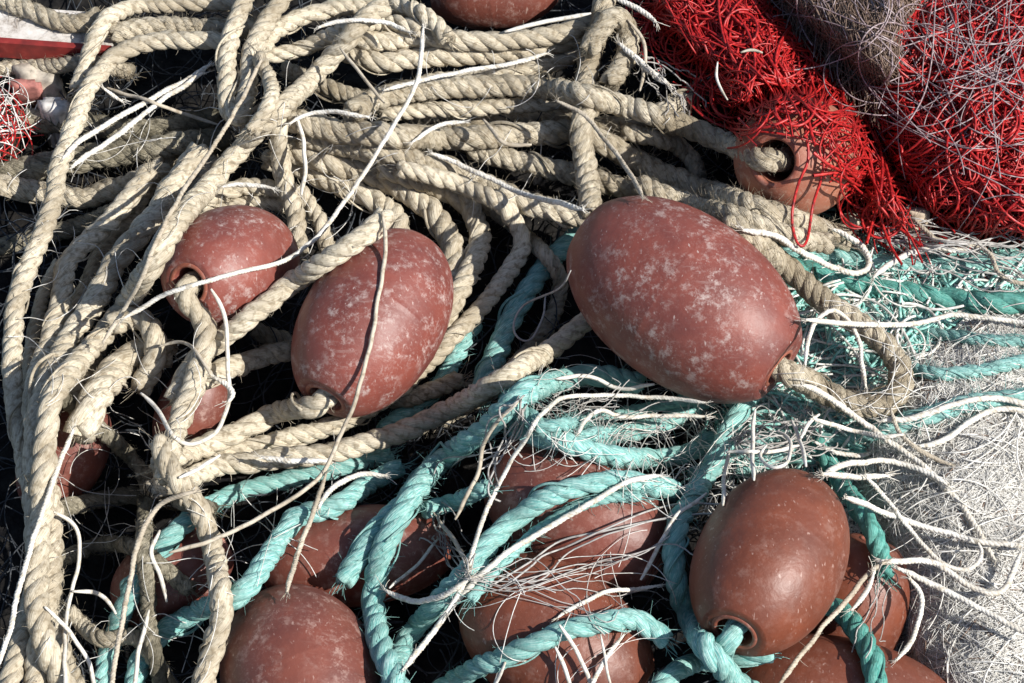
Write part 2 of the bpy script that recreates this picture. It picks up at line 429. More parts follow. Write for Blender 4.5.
ROPE_GROUP = {'b': 'beige ropes of the heap', 'o': 'beige ropes of the heap', 'g': 'beige ropes of the heap', 't': 'teal ropes of the heap', 'd': 'teal ropes of the heap',
              'w': 'thin twines over the ropes', 'k': 'thin twines over the ropes', 'm': 'thin twines over the ropes'}
n_rope = [0]
def rope(label, w, h, pts, c='b', fz=0.25, thread=None, skip=(), name=None, taut=None, lay=None):
    """w: thickness in photo pixels; h: least height in mm; pts: photo positions along it; thread: (float, 'start'|'end')"""
    twine = c in 'wkm'
    lay = lay or {'b': 2.25, 'o': 1.65, 'g': 1.7, 't': 2.6, 'd': 2.8}.get(c, 2)
    w = w * (.74 if twine else .93)
    px = smooth_path(pts, 2.6 if not twine else 3.0)
    r0 = w * S / 2
    px = px + (blur(rng.normal(0, 2.2, px.shape), 25) if not twine else blur(rng.normal(0, 1.3, px.shape), 5))
    sk = list(skip)
    if thread: sk.append(thread[0])
    hm = drape(px, r0, h * .001, sk, taut or (30 if not twine else 60))
    if twine: hm = hm + np.abs(blur(rng.normal(0, .002, len(hm)), 12))
    Q = at(px, hm)
    dist = np.linalg.norm(Q - CAM, axis=1)
    if thread:
        f = FLOATS[thread[0]]; rev = thread[1] == 'end'
        if rev: Q = Q[::-1]; px = px[::-1]; dist = dist[::-1]
        ax = f['ax'] if np.dot(f['ax'], Q[8] - f['c']) > 0 or True else -f['ax']
        mouth = f['c'] + ax * (f['a'] + .001); inside = f['c'] + ax * (f['a'] * .35)
        # ease the first stretch onto the mouth of the bore
        L = np.concatenate([[0], np.cumsum(np.linalg.norm(np.diff(Q, axis=0), axis=1))])
        k = np.clip(1 - L / 0.030, 0, 1)[:, None]; k = k * k * (3 - 2 * k)
        off = mouth + ax * .003 - Q[0]
        Q = Q + off[None] * k
        ins = np.linspace(0, 1, 14)[:, None] * (mouth - inside)[None] + inside
        Q = np.concatenate([ins, Q])
        for _ in range(10): Q[1:-1] = .25 * Q[:-2] + .5 * Q[1:-1] + .25 * Q[2:]
        if rev: Q = Q[::-1]
    r = r0 * float(np.mean(dist)) / DIST
    # even spacing again
    L = np.concatenate([[0], np.cumsum(np.linalg.norm(np.diff(Q, axis=0), axis=1))])
    n = max(8, int(L[-1] / (.00115 if not twine else .0013))); s = np.linspace(0, L[-1], n)
    Q = np.stack([np.interp(s, L, Q[:, j]) for j in range(3)], 1)
    for _ in range(4): Q[1:-1] = .25 * Q[:-2] + .5 * Q[1:-1] + .25 * Q[2:]
    if not twine:
        mesh = rope_mesh(Q, r, 2 * r * lay, 3, 11, 24 * fz + 2, .0018 + .0022 * min(fz, 1), 0, 14)
    elif w >= 5:
        mesh = rope_mesh(Q, r, 2 * r * 2.0, 3, 6, 1.2, .0025, .006, 9)
    else:
        mesh = tubes(Q[None], (r * (.5 + .5 * np.clip(np.minimum(s, L[-1] - s) / .006, 0, 1)))[None], 6)
    nm = name or ({'t': 'teal_rope', 'd': 'teal_rope'}.get(c, 'beige_rope') if not twine else ('white_twine' if c == 'w' else 'tan_twine' if c == 'k' else 'nylon_strand'))
    o = make_obj(nm, mesh[0], mesh[1], mesh[2], (MAT[c],), mesh[3])
    recenter(o)
    n_rope[0] += 1
    tag(o, label, 'twine' if twine else 'rope', ROPE_GROUP[c])
    remember('rope%d' % n_rope[0], Q[::2], r)
    return o

# ------------------------------------------------------------------ heaps of net
def poly_dist(xy, poly):
    xy = np.asarray(xy, float); p = np.asarray(poly, float); q = np.roll(p, -1, axis=0)
    d = np.full(len(xy), 1e9); ins = np.zeros(len(xy), bool)
    for a, b in zip(p, q):
        ab = b - a; t = np.clip(((xy - a) @ ab) / (ab @ ab), 0, 1)
        d = np.minimum(d, np.linalg.norm(xy - (a + t[:, None] * ab), axis=1))
        c = ((a[1] > xy[:, 1]) != (b[1] > xy[:, 1])) & (xy[:, 0] < (b[0] - a[0]) * (xy[:, 1] - a[1]) / (b[1] - a[1] + 1e-12) + a[0])
        ins ^= c
    return np.where(ins, d, -d)

def vnoise(xy, scale, seed):
    g = np.random.default_rng(seed).random((64, 64)); p = np.asarray(xy) / scale; i = np.floor(p).astype(int); f = p - i; f = f * f * (3 - 2 * f)
    i0 = i % 64; i1 = (i + 1) % 64
    return (g[i0[:, 0], i0[:, 1]] * (1 - f[:, 0]) + g[i1[:, 0], i0[:, 1]] * f[:, 0]) * (1 - f[:, 1]) + (g[i0[:, 0], i1[:, 1]] * (1 - f[:, 0]) + g[i1[:, 0], i1[:, 1]] * f[:, 0]) * f[:, 1]

class Heap:
    def __init__(self, poly, base, rise, fall, seed, lump=6.0, over=None):
        self.over = over
        self.poly, self.base, self.rise, self.fall, self.seed, self.lump = poly, base, rise, fall, seed, lump
    def height(self, xy):
        d = poly_dist(xy, self.poly); t = np.clip(d / self.fall, 0, 1)
        n = vnoise(xy, 32, self.seed) + .5 * vnoise(xy, 13, self.seed + 1) - .75
        hh = (self.base + self.rise * np.sqrt(1 - (1 - t) ** 2) + self.lump * n * np.minimum(1, t * 3)) * .001
        if self.over: hh = np.maximum(hh, clear_height(xy, .0008, only=None if self.over == 'all' else self.over, skip=('F1', 'F2', 'F3', 'F4', 'F5') if self.over == 'all' else ()))
        return hh, d
    def core(self, name, mat, parent=None, sink=3.0, step=6):
        p = np.array(self.poly); x = np.arange(p[:, 0].min() - 2, p[:, 0].max() + step, step); y = np.arange(p[:, 1].min() - 2, p[:, 1].max() + step, step)
        X, Y = np.meshgrid(x, y); xy = np.stack([X.ravel(), Y.ravel()], 1)
        h, d = self.height(xy); inside = d > 0
        top = at(xy, np.maximum(h - sink * .001, .002)); bot = top.copy(); bot[:, 2] = .0012
        ny, nx = X.shape; idx = np.arange(nx * ny).reshape(ny, nx); K = nx * ny
        ok = inside.reshape(ny, nx); cell = ok[:-1, :-1] & ok[1:, :-1] & ok[:-1, 1:] & ok[1:, 1:]
        f = []
        cy, cx = np.nonzero(cell)
        a, b, c, e = idx[cy, cx], idx[cy, cx + 1], idx[cy + 1, cx + 1], idx[cy + 1, cx]
        f.append(np.stack([a, e, c, b], 1)); f.append(np.stack([a, b, c, e], 1) + K)
        pad = np.pad(cell, 1)
        for dy, dx, (u, v) in ((-1, 0, (0, 1)), (1, 0, (2, 3)), (0, -1, (3, 0)), (0, 1, (1, 2))):
            edge = cell & ~pad[1 + dy:1 + dy + cell.shape[0], 1 + dx:1 + dx + cell.shape[1]]
            ey, ex = np.nonzero(edge); cs = [idx[ey, ex], idx[ey, ex + 1], idx[ey + 1, ex + 1], idx[ey + 1, ex]]
            f.append(np.stack([cs[u], cs[v], cs[v] + K, cs[u] + K], 1))
        V = np.concatenate([top, bot]); F = np.concatenate(f)
        used = np.unique(F); remap = np.zeros(2 * K, int); remap[used] = np.arange(len(used))
        remember(name + str(len(IDS)), top[inside][::2], .0015)
        return V[used], remap[F]

def walk(heap, n, length, step, curl, flow, spread, lift=(0, 5), poly=None, bob=1.2, loops=0.0):
    """n loose threads wandering over a heap -> (n, m, 3)"""
    poly = np.array(poly if poly is not None else heap.poly, float)
    lo, hi = poly.min(0), poly.max(0); st = np.zeros((0, 2))
    while len(st) < n:
        c = rng.uniform(lo, hi, (n * 2, 2)); st = np.concatenate([st, c[poly_dist(c, poly) > 1]])
    st = st[:n]; m = int(length / step)
    th = np.radians(flow) + rng.normal(0, math.radians(spread), n) + math.pi * rng.integers(0, 2, n)
    k = np.cumsum(rng.normal(0, 1, (n, m)), axis=1) * .25; k -= k.mean(axis=1, keepdims=True) * .7
    turn = curl * (k * .35 + rng.normal(0, .5, (n, 1))) + loops * (rng.random((n, 1)) < .35) * rng.choice([-1, 1], (n, 1))
    ang = th[:, None] + np.cumsum(turn * step / 10, axis=1)
    dxy = np.stack([np.cos(ang), np.sin(ang)], -1) * step
    xy = st[:, None] + np.cumsum(dxy, axis=1) - dxy.sum(axis=1, keepdims=True) / 2
    f = xy.reshape(-1, 2); h, d = heap.height(f)
    lf = rng.uniform(lift[0], lift[1], (n, 1))
    ph = rng.random((n, 1)) * 6.28
    hh = h.reshape(n, m)
    for _ in range(4): hh[:, 1:-1] = .25 * hh[:, :-2] + .5 * hh[:, 1:-1] + .25 * hh[:, 2:]
    hh = hh + (lf + bob * np.sin(ph + np.arange(m)[None] * step / rng.uniform(6, 16, (n, 1)))) * .001
    return at(f, np.maximum(hh, .001).ravel()).reshape(n, m, 3)

def thread_mesh(P, px_w, sides=4, jit=.25):
    r = px_w * S / 2 * rng.uniform(1 - jit, 1 + jit, (P.shape[0], 1)) * np.ones((1, P.shape[1]))
    return tubes(P, r, sides, cap=False)

# ------------------------------------------------------------------ ground
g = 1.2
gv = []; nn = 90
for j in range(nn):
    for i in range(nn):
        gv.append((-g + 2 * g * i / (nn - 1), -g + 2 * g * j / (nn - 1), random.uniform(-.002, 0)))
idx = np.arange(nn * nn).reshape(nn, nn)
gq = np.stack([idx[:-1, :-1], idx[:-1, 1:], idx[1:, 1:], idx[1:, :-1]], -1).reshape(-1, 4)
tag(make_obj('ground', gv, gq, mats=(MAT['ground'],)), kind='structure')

def heap_net(name, label, cat, heap, core, layers, group=None, kind=None, sink=3.0):
    V, F = heap.core(name, core, sink=sink)
    root = make_obj(name, V, F, mats=(MAT[core],)) ; tag(root, label, cat, group, kind)
    for part, mat, meshes in layers:
        m = join(meshes); make_obj(part, m[0], m[1], m[2], (MAT[mat],), m[3], parent=root)
    return root

# dark net lying under everything
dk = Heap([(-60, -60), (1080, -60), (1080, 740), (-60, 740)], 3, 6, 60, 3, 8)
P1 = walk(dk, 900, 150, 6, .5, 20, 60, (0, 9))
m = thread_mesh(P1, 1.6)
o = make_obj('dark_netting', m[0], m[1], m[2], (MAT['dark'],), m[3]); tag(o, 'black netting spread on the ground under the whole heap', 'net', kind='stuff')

# ------------------------------------------------------------------ weathered board, upper left
def board():
    c = at([(-22, 37), (112, 47), (118, 14), (-22, 4)], [.034, .034, .034, .034])
    m1, nt, b = new_mat('worn_white_paint')
    tc = N(nt, 'ShaderNodeTexCoord'); no = N(nt, 'ShaderNodeTexNoise'); no.inputs['Scale'].default_value = 140; no.inputs['Detail'].default_value = 7; no.inputs['Roughness'].default_value = .7
    nt.links.new(tc.outputs['Object'], no.inputs['Vector'])
    nt.links.new(ramp(nt, no.outputs[0], [(.36, (.22, .18, .15)), (.5, (.52, .48, .44)), (.7, (.66, .63, .6))]), b.inputs['Base Color']); b.inputs['Roughness'].default_value = .85
    m2, nt, b = new_mat('chipped_red_paint')
    tc = N(nt, 'ShaderNodeTexCoord'); no = N(nt, 'ShaderNodeTexNoise'); no.inputs['Scale'].default_value = 160; no.inputs['Detail'].default_value = 5
    nt.links.new(tc.outputs['Object'], no.inputs['Vector'])
    nt.links.new(ramp(nt, no.outputs[0], [(.3, (.13, .014, .012)), (.6, (.24, .022, .018)), (.78, (.33, .07, .05))]), b.inputs['Base Color']); b.inputs['Roughness'].default_value = .6
    def slab(name, c, z0, z1, mat, parent=None):
        nx = 30; V = []
        for s in np.linspace(0, 1, nx):
            f = c[0] + (c[1] - c[0]) * s; bk = c[3] + (c[2] - c[3]) * s; j = 0.0
            V += [(f[0], f[1] + j, z0), (f[0], f[1] + j, z1 + j * .4), (bk[0], bk[1], z1), (bk[0], bk[1], z0)]
        Q = []
        for i in range(nx - 1):
            for k in range(4):
                a = i * 4 + k; b_ = i * 4 + (k + 1) % 4
                Q.append((a, a + 4, b_ + 4, b_))
        Q += [(0, 1, 2, 3), ((nx - 1) * 4 + 3, (nx - 1) * 4 + 2, (nx - 1) * 4 + 1, (nx - 1) * 4)]
        return make_obj(name, V, Q, mats=(mat,), parent=parent, smooth=False)
    root = slab('weathered_board', c, .018, .034, m1)
    tag(root, 'weathered whitish board with a red painted edge at the upper left', 'board')
    e = c.copy(); e[2] = c[1] - np.array([0, .0004, 0]); e[3] = c[0] - np.array([0, .0004, 0]); e[0] = e[3] - np.array([0, .0035, 0]); e[1] = e[2] - np.array([0, .0035, 0])
    slab('red_edge', e, .0245, .0355, m2, root)
    t = np.linspace(0, 1, 40)
    P = c[0] + (c[1] - c[0]) * t[:, None]; B = c[3] + (c[2] - c[3]) * t[:, None]
    for s in (0.05, .35, .65, .95):
        Z = P + (B - P) * s; Z = Z.copy(); Z[:, 2] = .028; remember('board%g' % s, Z, .006)
board()

# ------------------------------------------------------------------ low floats, half buried
fishing_float('F6', 'float half covered by the teal rope arch, lower centre, upper of two', (578, 516), 48, 94, 66, (.86, .5), 12, 'pl_mid', lift=False)
fishing_float('F7', 'float at the bottom centre edge, below the lowest teal rope arch', (556, 640), 42, 96, 74, (.8, .55), 8, 'pl_clean', lift=False)
fishing_float('F13', 'float in shade behind the thick vertical teal rope at lower left of centre', (356, 556), 24, 92, 50, (1, -.12), 5, 'pl_mid', lift=False)
fishing_float('F14', 'small piece of float showing between teal and beige ropes at lower left', (172, 576), 22, 60, 44, (.8, -.5), 5, 'pl_mid', lift=False)
fishing_float('F12', 'float buried behind the left bundle of beige ropes, its side showing', (64, 456), 21, 58, 40, (.5, -.85), 10, 'pl_mid', lift=False)
fishing_float('F12b', 'float under the white twine loop left of centre, mostly hidden by ropes', (191, 412), 20, 50, 34, (.4, -.9), 10, 'pl_mid', lift=False)
fishing_float('F9', 'float at the bottom right edge crossed by a dark teal rope', (846, 700), 24, 104, 60, (.95, .2), 8, 'pl_clean', lift=False)
fishing_float('F8', 'float standing behind the glossy front float, right side showing beside pale net', (850, 612), 18, 74, 54, (.3, -.95), 10, 'pl_clean', lift=False)
fishing_float('F11', 'float cut by the top edge of the picture above beige ropes', (494, -12), 26, 62, 41, (1, -.05), 6, 'pl_mid', lift=False)
fishing_float('F10', 'faded orange float under the red net with a thick beige rope in its mouth', (797, 157), 52, 68, 60, (-.95, .28), 63, 'pl_orange', lift=False, hole=.34)
fishing_float('F5', 'large float at the bottom edge, left of the thick vertical teal rope', (306, 688), 30, 100, 80, (.45, .9), 30, 'pl_mid', lift=False)

# ------------------------------------------------------------------ heap of pale net, right
mid = Heap([(770, 236), (1060, 226), (1060, 440), (900, 470), (800, 470), (745, 440), (720, 400)], 6, 12, 50, 11, 8)
pale = Heap([(905, 345), (985, 300), (1070, 290), (1070, 730), (960, 730), (925, 690), (905, 640), (893, 560), (862, 500), (850, 440)], 8, 30, 90, 21, 5)
heap_net('teal_and_white_net', 'low tangle of teal and white net right of the biggest float', 'net', mid, 'tealcore',
         [('teal_threads', 'tealnet', [thread_mesh(walk(mid, 520, 130, 5, .3, 6, 14, (0, 6)), 3.4), thread_mesh(walk(mid, 300, 70, 4, .6, 20, 60, (1, 6)), 1.6)]),
          ('white_threads', 'pale', [thread_mesh(walk(mid, 1900, 170, 6, .2, 4, 18, (0, 4), loops=.2, bob=.6), .75), thread_mesh(walk(mid, 90, 160, 4, .3, 4, 20, (3, 9), loops=.4), 2.8)])])
heap_net('pale_fishing_net', 'bundle of pale grey filament net at the lower right', 'net', pale, 'palecore',
         [('fine_threads', 'pale', [thread_mesh(walk(pale, 5600, 150, 6, .2, -28, 20, (-1, 1.6), bob=.3), .52), thread_mesh(walk(pale, 1200, 150, 6, .24, 12, 40, (0, 3), bob=.6), .65)]),
          ('thick_threads', 'pale', [thread_mesh(walk(pale, 50, 170, 5, .2, 15, 35, (2, 6)), 1.5)]),
          ('brown_threads', 'brown', [thread_mesh(walk(pale, 260, 60, 4, .3, 60, 60, (-1, 2)), 1.0)])], sink=1.2)

# ------------------------------------------------------------------ teal ropes, lower ones first
T = 't'
rope('dark teal rope in shade left of the thick vertical teal rope', 24, 16, [(436, 462), (400, 505), (366, 545), (345, 582)], T, skip=('F5',))
rope('teal rope scrap between the beige ropes right of the second scuffed float', 20, 16, [(474, 322), (455, 360), (432, 392), (408, 412), (380, 430)], T, .6)
rope('teal rope running down in the dark gap left of the biggest float', 24, 20, [(590, 225), (560, 250), (535, 280), (515, 312), (500, 345), (488, 372), (478, 400)], T)
rope('pale frayed teal rope just below the red net at the right edge', 22, 14, [(760, 240), (800, 252), (865, 262), (910, 266), (970, 265), (1040, 258)], T, 1.2)
rope('frayed teal rope lying under the beige loop of the biggest float', 15, 14, [(770, 352), (820, 346), (860, 352), (905, 368), (960, 374), (1040, 358)], T, 1.5)
rope('frayed teal rope among white net right of the glossy front float top', 20, 12, [(735, 470), (790, 450), (840, 440), (900, 425), (960, 405), (1030, 395)], T, 1.5)
rope('teal rope rising from the bottom left corner towards the long beige rope', 22, 16, [(390, 455), (340, 468), (285, 480), (225, 498), (180, 528), (150, 562), (126, 605), (108, 655), (98, 700)], T)
rope('teal rope crossing the lower left behind the hanging beige rope', 24, 22, [(402, 468), (375, 480), (337, 506), (300, 517), (274, 547), (255, 580), (232, 600), (195, 612), (162, 632), (142, 660), (130, 700)], T)
rope('teal rope with a frayed end, uppermost of three below the biggest float', 22, 16, [(512, 425), (545, 440), (575, 441), (620, 434), (657, 425), (688, 411), (715, 395)], T, .8)
rope('teal rope bending right, lowest of three below the biggest float', 23, 18, [(505, 392), (516, 406), (533, 422), (562, 440), (605, 455), (650, 459), (690, 452), (712, 436)], T)
rope('teal rope arching over the upper half covered float', 24, 24, [(688, 512), (684, 500), (670, 492), (645, 484), (620, 480), (597, 482), (552, 496), (522, 514), (492, 541), (470, 568), (440, 600), (412, 634), (396, 665), (388, 700)], T)
rope('short teal rope bridging the thick vertical teal rope and the arch', 20, 16, [(425, 512), (445, 503), (470, 496), (488, 488)], T)
rope('thick teal rope sweeping down from the centre to the bottom edge', 26, 30, [(640, 384), (605, 376), (565, 380), (522, 396), (481, 433), (444, 458), (414, 494), (391, 532), (377, 570), (373, 607), (381, 645), (404, 700)], T, .6)
rope('lowest teal rope arch over the bottom centre float', 24, 26, [(668, 640), (652, 629), (628, 619), (590, 624), (545, 637), (507, 656), (470, 672), (440, 692)], T)
rope('short teal rope end at the bottom edge below the glossy front float', 22, 12, [(650, 700), (676, 672), (700, 662), (735, 660), (772, 652)], T)
rope('bright teal rope lying straight to the right edge below the red net', 25, 22, [(770, 262), (800, 271), (850, 283), (902, 291), (958, 301), (1040, 304)], 'd', .15)
rope('dark teal rope beside the upper right of the glossy front float', 21, 18, [(815, 440), (835, 470), (848, 492), (865, 518), (880, 552), (886, 575)], 'd')
rope('dark teal rope curving out below the glossy front float to the bottom edge', 24, 34, [(815, 600), (842, 612), (861, 637), (872, 663), (880, 700)], 'd', skip=('F4',) if 'F4' in IDS else ())

# ------------------------------------------------------------------ beige ropes, lower ones first
rope('thin teal rope strand above the middle of the three teal ropes', 14, 20, [(535, 428), (570, 424), (610, 417), (660, 406), (705, 396)], T, 1.2)
rope('thin frayed teal rope left of the twine ring', 15, 16, [(690, 476), (730, 455), (775, 436), (830, 418), (895, 404)], T, 1.2)
rope('frayed teal rope beside the end of the biggest float', 13, 14, [(775, 292), (830, 302), (880, 318), (940, 334), (1040, 344)], T, 1.5)
rope('thin teal rope strand along the lower side of the teal arch', 13, 20, [(470, 600), (500, 566), (540, 528), (590, 502), (640, 496)], T, .8)
rope('dark rope low in the gap between the diagonal rope and the level ropes', 20, 14, [(285, 70), (320, 84), (380, 104), (450, 122), (520, 122), (595, 116)], 'o', .8)
rope('shaded beige rope low in the left bundle, first gap from the board', 20, 16, [(172, 152), (138, 202), (106, 250), (80, 300), (60, 350), (48, 400), (44, 440)], 'o', .6)
rope('shaded beige rope low in the left bundle, next to the diagonal rope', 20, 16, [(214, 158), (188, 205), (160, 248), (134, 288), (96, 350), (70, 400)], 'o', .6)
rope('beige rope strand bending out at the bottom left corner', 18, 18, [(52, 500), (56, 560), (56, 610), (66, 655), (84, 700)], 'b', .6)
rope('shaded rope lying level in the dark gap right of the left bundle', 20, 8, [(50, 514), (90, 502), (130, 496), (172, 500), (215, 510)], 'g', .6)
rope('pale ragged rope lying inside the beige arch on the board', 22, 34, [(112, 33), (140, 28), (180, 26), (215, 30), (250, 28)], 'o', 1.5)
rope('whitish ragged rope below the red edge of the board', 18, 20, [(-15, 70), (20, 68), (55, 66), (90, 62), (130, 72)], 'o', 1.4)
rope('shaded rope low in the dark gap right of the second scuffed float', 18, 10, [(470, 190), (530, 240), (560, 280), (545, 330), (490, 390), (440, 420)], 'o', .6)
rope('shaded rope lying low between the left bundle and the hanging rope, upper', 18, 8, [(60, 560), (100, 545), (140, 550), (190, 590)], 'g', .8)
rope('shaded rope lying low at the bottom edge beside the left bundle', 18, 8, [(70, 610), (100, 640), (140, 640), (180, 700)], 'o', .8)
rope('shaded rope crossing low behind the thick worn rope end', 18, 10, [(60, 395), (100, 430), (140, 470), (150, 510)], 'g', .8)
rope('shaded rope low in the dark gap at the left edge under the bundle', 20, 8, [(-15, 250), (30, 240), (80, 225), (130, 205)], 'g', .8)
rope('shaded beige rope in the gap under the two scuffed floats', 20, 10, [(255, 330), (300, 350), (350, 385), (400, 400), (460, 380)], 'o', .6)
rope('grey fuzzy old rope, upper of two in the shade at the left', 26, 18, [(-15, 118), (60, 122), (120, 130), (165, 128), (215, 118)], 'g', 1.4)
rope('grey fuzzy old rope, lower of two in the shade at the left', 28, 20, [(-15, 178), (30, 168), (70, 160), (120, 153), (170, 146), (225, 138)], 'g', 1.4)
rope('ragged beige rope crossing behind the left bundle', 24, 16, [(-15, 182), (30, 190), (75, 198), (110, 190), (140, 180), (165, 168)], 'o', 1.4)
rope('fuzzy beige rope lying on the weathered board at the top left corner', 21, 24, [(-20, -8), (25, 8), (52, 19), (78, 24), (100, 16)], 'o', 1.2)
rope('beige rope arching over the top of the weathered board', 18, 34, [(240, 4), (200, 3), (170, 4), (130, 8), (106, 20), (94, 42), (86, 66), (76, 90)], 'b')
Bs = [
 ('beige rope vanishing under the second scuffed float from above', 24, 22, [(265, 160), (300, 170), (340, 186), (376, 202), (398, 222), (400, 250)], 'b', .3),
 ('beige rope curving down to the right side of the second scuffed float', 26, 26, [(275, 145), (320, 160), (357, 170), (402, 189), (432, 212), (450, 242), (453, 272), (444, 305)], 'b', .3),
 ('outer beige rope bend right of the second scuffed float', 24, 24, [(380, 168), (435, 186), (465, 206), (482, 236), (473, 266), (454, 302), (436, 336)], 'b', .3),
 ('fuzzy beige rope, lowest of the straight middle ropes', 24, 26, [(470, 150), (530, 164), (575, 174), (622, 187), (660, 200)], 'o', 1.2),
 ('fuzzy beige rope with a white twine along it, below the middle ropes', 24, 30, [(300, 138), (370, 151), (414, 160), (470, 178), (520, 200), (575, 214)], 'o', 1.2),
 ('thin beige rope between two thick straight ropes in the middle', 18, 30, [(380, 114), (420, 111), (460, 109), (510, 106), (550, 102), (600, 98)], 'b', .3),
 ('thick fuzzy beige rope running level above the second scuffed float', 27, 30, [(275, 116), (300, 122), (340, 130), (376, 134), (430, 138), (490, 137), (560, 131), (600, 128), (655, 128)], 'o', .9),
 ('beige rope end on the ground above the first scuffed float', 20, 16, [(200, 215), (230, 208), (255, 203), (285, 205)], 'b', .3),
 ('beige rope with a white strand above the first scuffed float', 20, 22, [(200, 205), (225, 192), (250, 186), (285, 190)], 'b', .3),
 ('short beige rope curling between the two scuffed floats', 18, 20, [(300, 190), (310, 205), (322, 228), (330, 250)], 'b', .3),
 ('beige rope hanging down right of the first scuffed float', 21, 26, [(272, 100), (278, 125), (280, 157), (286, 190), (296, 220), (300, 250)], 'b', .3),
 ('short ragged beige rope left of the faded orange float', 20, 16, [(625, 130), (645, 135), (672, 143), (692, 158), (700, 180)], 'o', .9),
 ('frayed beige rope running to the lower side of the faded orange float', 28, 18, [(575, 128), (610, 146), (645, 166), (685, 184), (725, 198), (770, 212), (805, 226), (850, 240)], 'o', 1.3),
 ('ragged beige rope along the upper edge of the biggest float', 24, 14, [(640, 185), (690, 204), (735, 216), (780, 234), (830, 244)], 'o', 1.2),
 ('pale beige rope stub under white twine left of the biggest float', 22, 16, [(500, 196), (530, 206), (560, 212), (600, 222)], 'b', .6),
 ('fuzzy beige rope leaving the red net towards the knotted rope', 24, 26, [(735, 55), (715, 76), (690, 98), (655, 118)], 'o', 1.0),
 ('beige rope slanting up to the knotted rope above the middle ropes', 20, 26, [(420, 84), (470, 79), (510, 74), (549, 64), (590, 48)], 'b', .4),
 ('lower beige rope of the pair below the top float', 22, 34, [(335, 46), (352, 54), (380, 62), (425, 58), (470, 56), (515, 52), (548, 46), (600, 30)], 'b', .3),
 ('upper beige rope of the pair below the top float', 22, 38, [(340, 28), (360, 38), (390, 42), (428, 38), (470, 41), (526, 39), (570, 30), (600, 20)], 'b', .3),
 ('inner beige rope arch beside the tall hanging bight', 19, 34, [(258, 56), (275, 54), (300, 49), (330, 36), (358, 24), (390, 22), (420, 30)], 'b', .3),
 ('outer beige rope arch at the top beside the tall hanging bight', 20, 40, [(258, 50), (275, 33), (295, 19), (322, 11), (352, 6), (385, 4), (412, 9), (434, 22), (448, 40)], 'b', .3),
]
for a in Bs[:15]: rope(*a)
for a in Bs[15:]: rope(*a)
rope('thick grey beige rope standing upright above the biggest float, knotted at top', 25, 36, [(608, -12), (601, 22), (592, 52), (585, 88), (583, 125), (585, 165), (592, 212)], 'o', .9)
rope('worn rope knot wound round the upright rope at the top', 24, 44, [(588, 52), (598, 34), (612, 18), (626, 24), (630, 46), (622, 68), (608, 82)], 'o', 1.2)
rope('long fuzzy beige rope crossing the middle into the faded orange float', 25, 40, [(352, 112), (380, 98), (418, 90), (470, 86), (526, 85), (564, 91), (601, 100), (646, 113), (685, 126), (720, 140), (755, 152), (780, 158)], 'o', 1.0, ('F10', 'end'))
rope('beige rope bending round under the second scuffed float to the left', 21, 26, [(400, 170), (430, 176), (470, 188), (505, 208), (522, 236), (515, 264), (490, 296), (450, 340), (402, 386), (357, 416), (315, 432), (262, 444), (212, 458), (168, 474)], 'b', .3)
rope('smooth beige rope emerging from under the biggest float', 24, 34, [(590, 316), (575, 330), (530, 363), (485, 389), (432, 419), (376, 440), (330, 454), (285, 458), (235, 464), (190, 476), (150, 490)], 'b', .15)
rope('short beige rope stub below the first scuffed float', 25, 28, [(288, 350), (262, 357), (232, 367), (205, 378), (180, 395)], 'b', .3)
# upper floats
fishing_float('F1', 'smaller scuffed float at left with a twine crossing its mouth', (231, 267), 40, 76, 60, (-.85, .50), 60, 'pl_worn', hole=.28)
fishing_float('F2', 'scuffed float left of centre with a twine down its side', (373, 322), 44, 97, 70, (-.50, .86), 26, 'pl_worn', hole=.25, seam=.0002)
fishing_float('F4', 'smooth glossy float in front at the lower right with a teal rope in its mouth', (770, 561), 40, 98, 73, (-.55, .83), 40, 'pl_clean', hole=.25)
rope('thick beige rope coming out of the scuffed float left of centre', 25, 30, [(330, 390), (310, 395), (289, 405), (255, 424), (215, 442), (182, 456), (155, 470)], 'b', .3, ('F2', 'start'))
rope('beige rope passing between the two scuffed floats', 25, 40, [(388, 216), (376, 226), (337, 254), (300, 277), (262, 307), (234, 330), (208, 348), (190, 372), (176, 400)], 'b', .2)
rope('beige rope hanging out of the first scuffed float', 25, 52, [(211, 286), (207, 308), (205, 340), (196, 376), (182, 416), (170, 452), (166, 480)], 'b', .3, ('F1', 'start'))
rope('thin beige rope wedged into the left bundle', 15, 26, [(62, 262), (48, 288), (36, 330), (28, 378), (25, 430), (30, 480)], 'b', .3)
rope('leftmost beige rope sweeping from the board to the bottom edge', 22, 40, [(235, 42), (187, 40), (150, 41), (120, 54), (97, 77), (81, 105), (69, 139), (60, 165), (54, 195), (42, 235), (22, 280), (14, 322), (12, 363), (15, 400), (22, 440), (29, 480), (34, 520), (37, 575), (22, 640), (6, 700)], 'b', .3)
rope('second beige rope of the left bundle, from under dark rope ends', 24, 36, [(150, 172), (122, 206), (92, 238), (68, 262), (56, 322), (42, 363), (33, 410), (42, 460), (52, 520), (50, 580), (40, 640), (34, 700)], 'b', .4)
rope('third beige rope of the left bundle with a white knot', 27, 38, [(200, 150), (166, 198), (145, 226), (120, 258), (94, 300), (68, 344), (49, 380), (38, 430), (36, 480)], 'b', .4)
rope('long diagonal beige rope crossing from the top loops to the lower left', 25, 36, [(384, 6), (372, 14), (356, 28), (326, 64), (285, 105), (247, 142), (210, 184), (176, 225), (150, 266), (127, 303), (100, 340), (75, 366), (54, 395), (46, 430), (42, 480), (40, 530), (34, 580), (44, 640), (72, 700)], 'b', .3)
rope('tall hanging bight of beige rope beside the diagonal rope', 21, 50, [(292, -12), (276, 10), (262, 30), (251, 60), (247, 95), (240, 118), (231, 112), (227, 92), (227, 66), (232, 34), (250, -12)], 'b', .3)
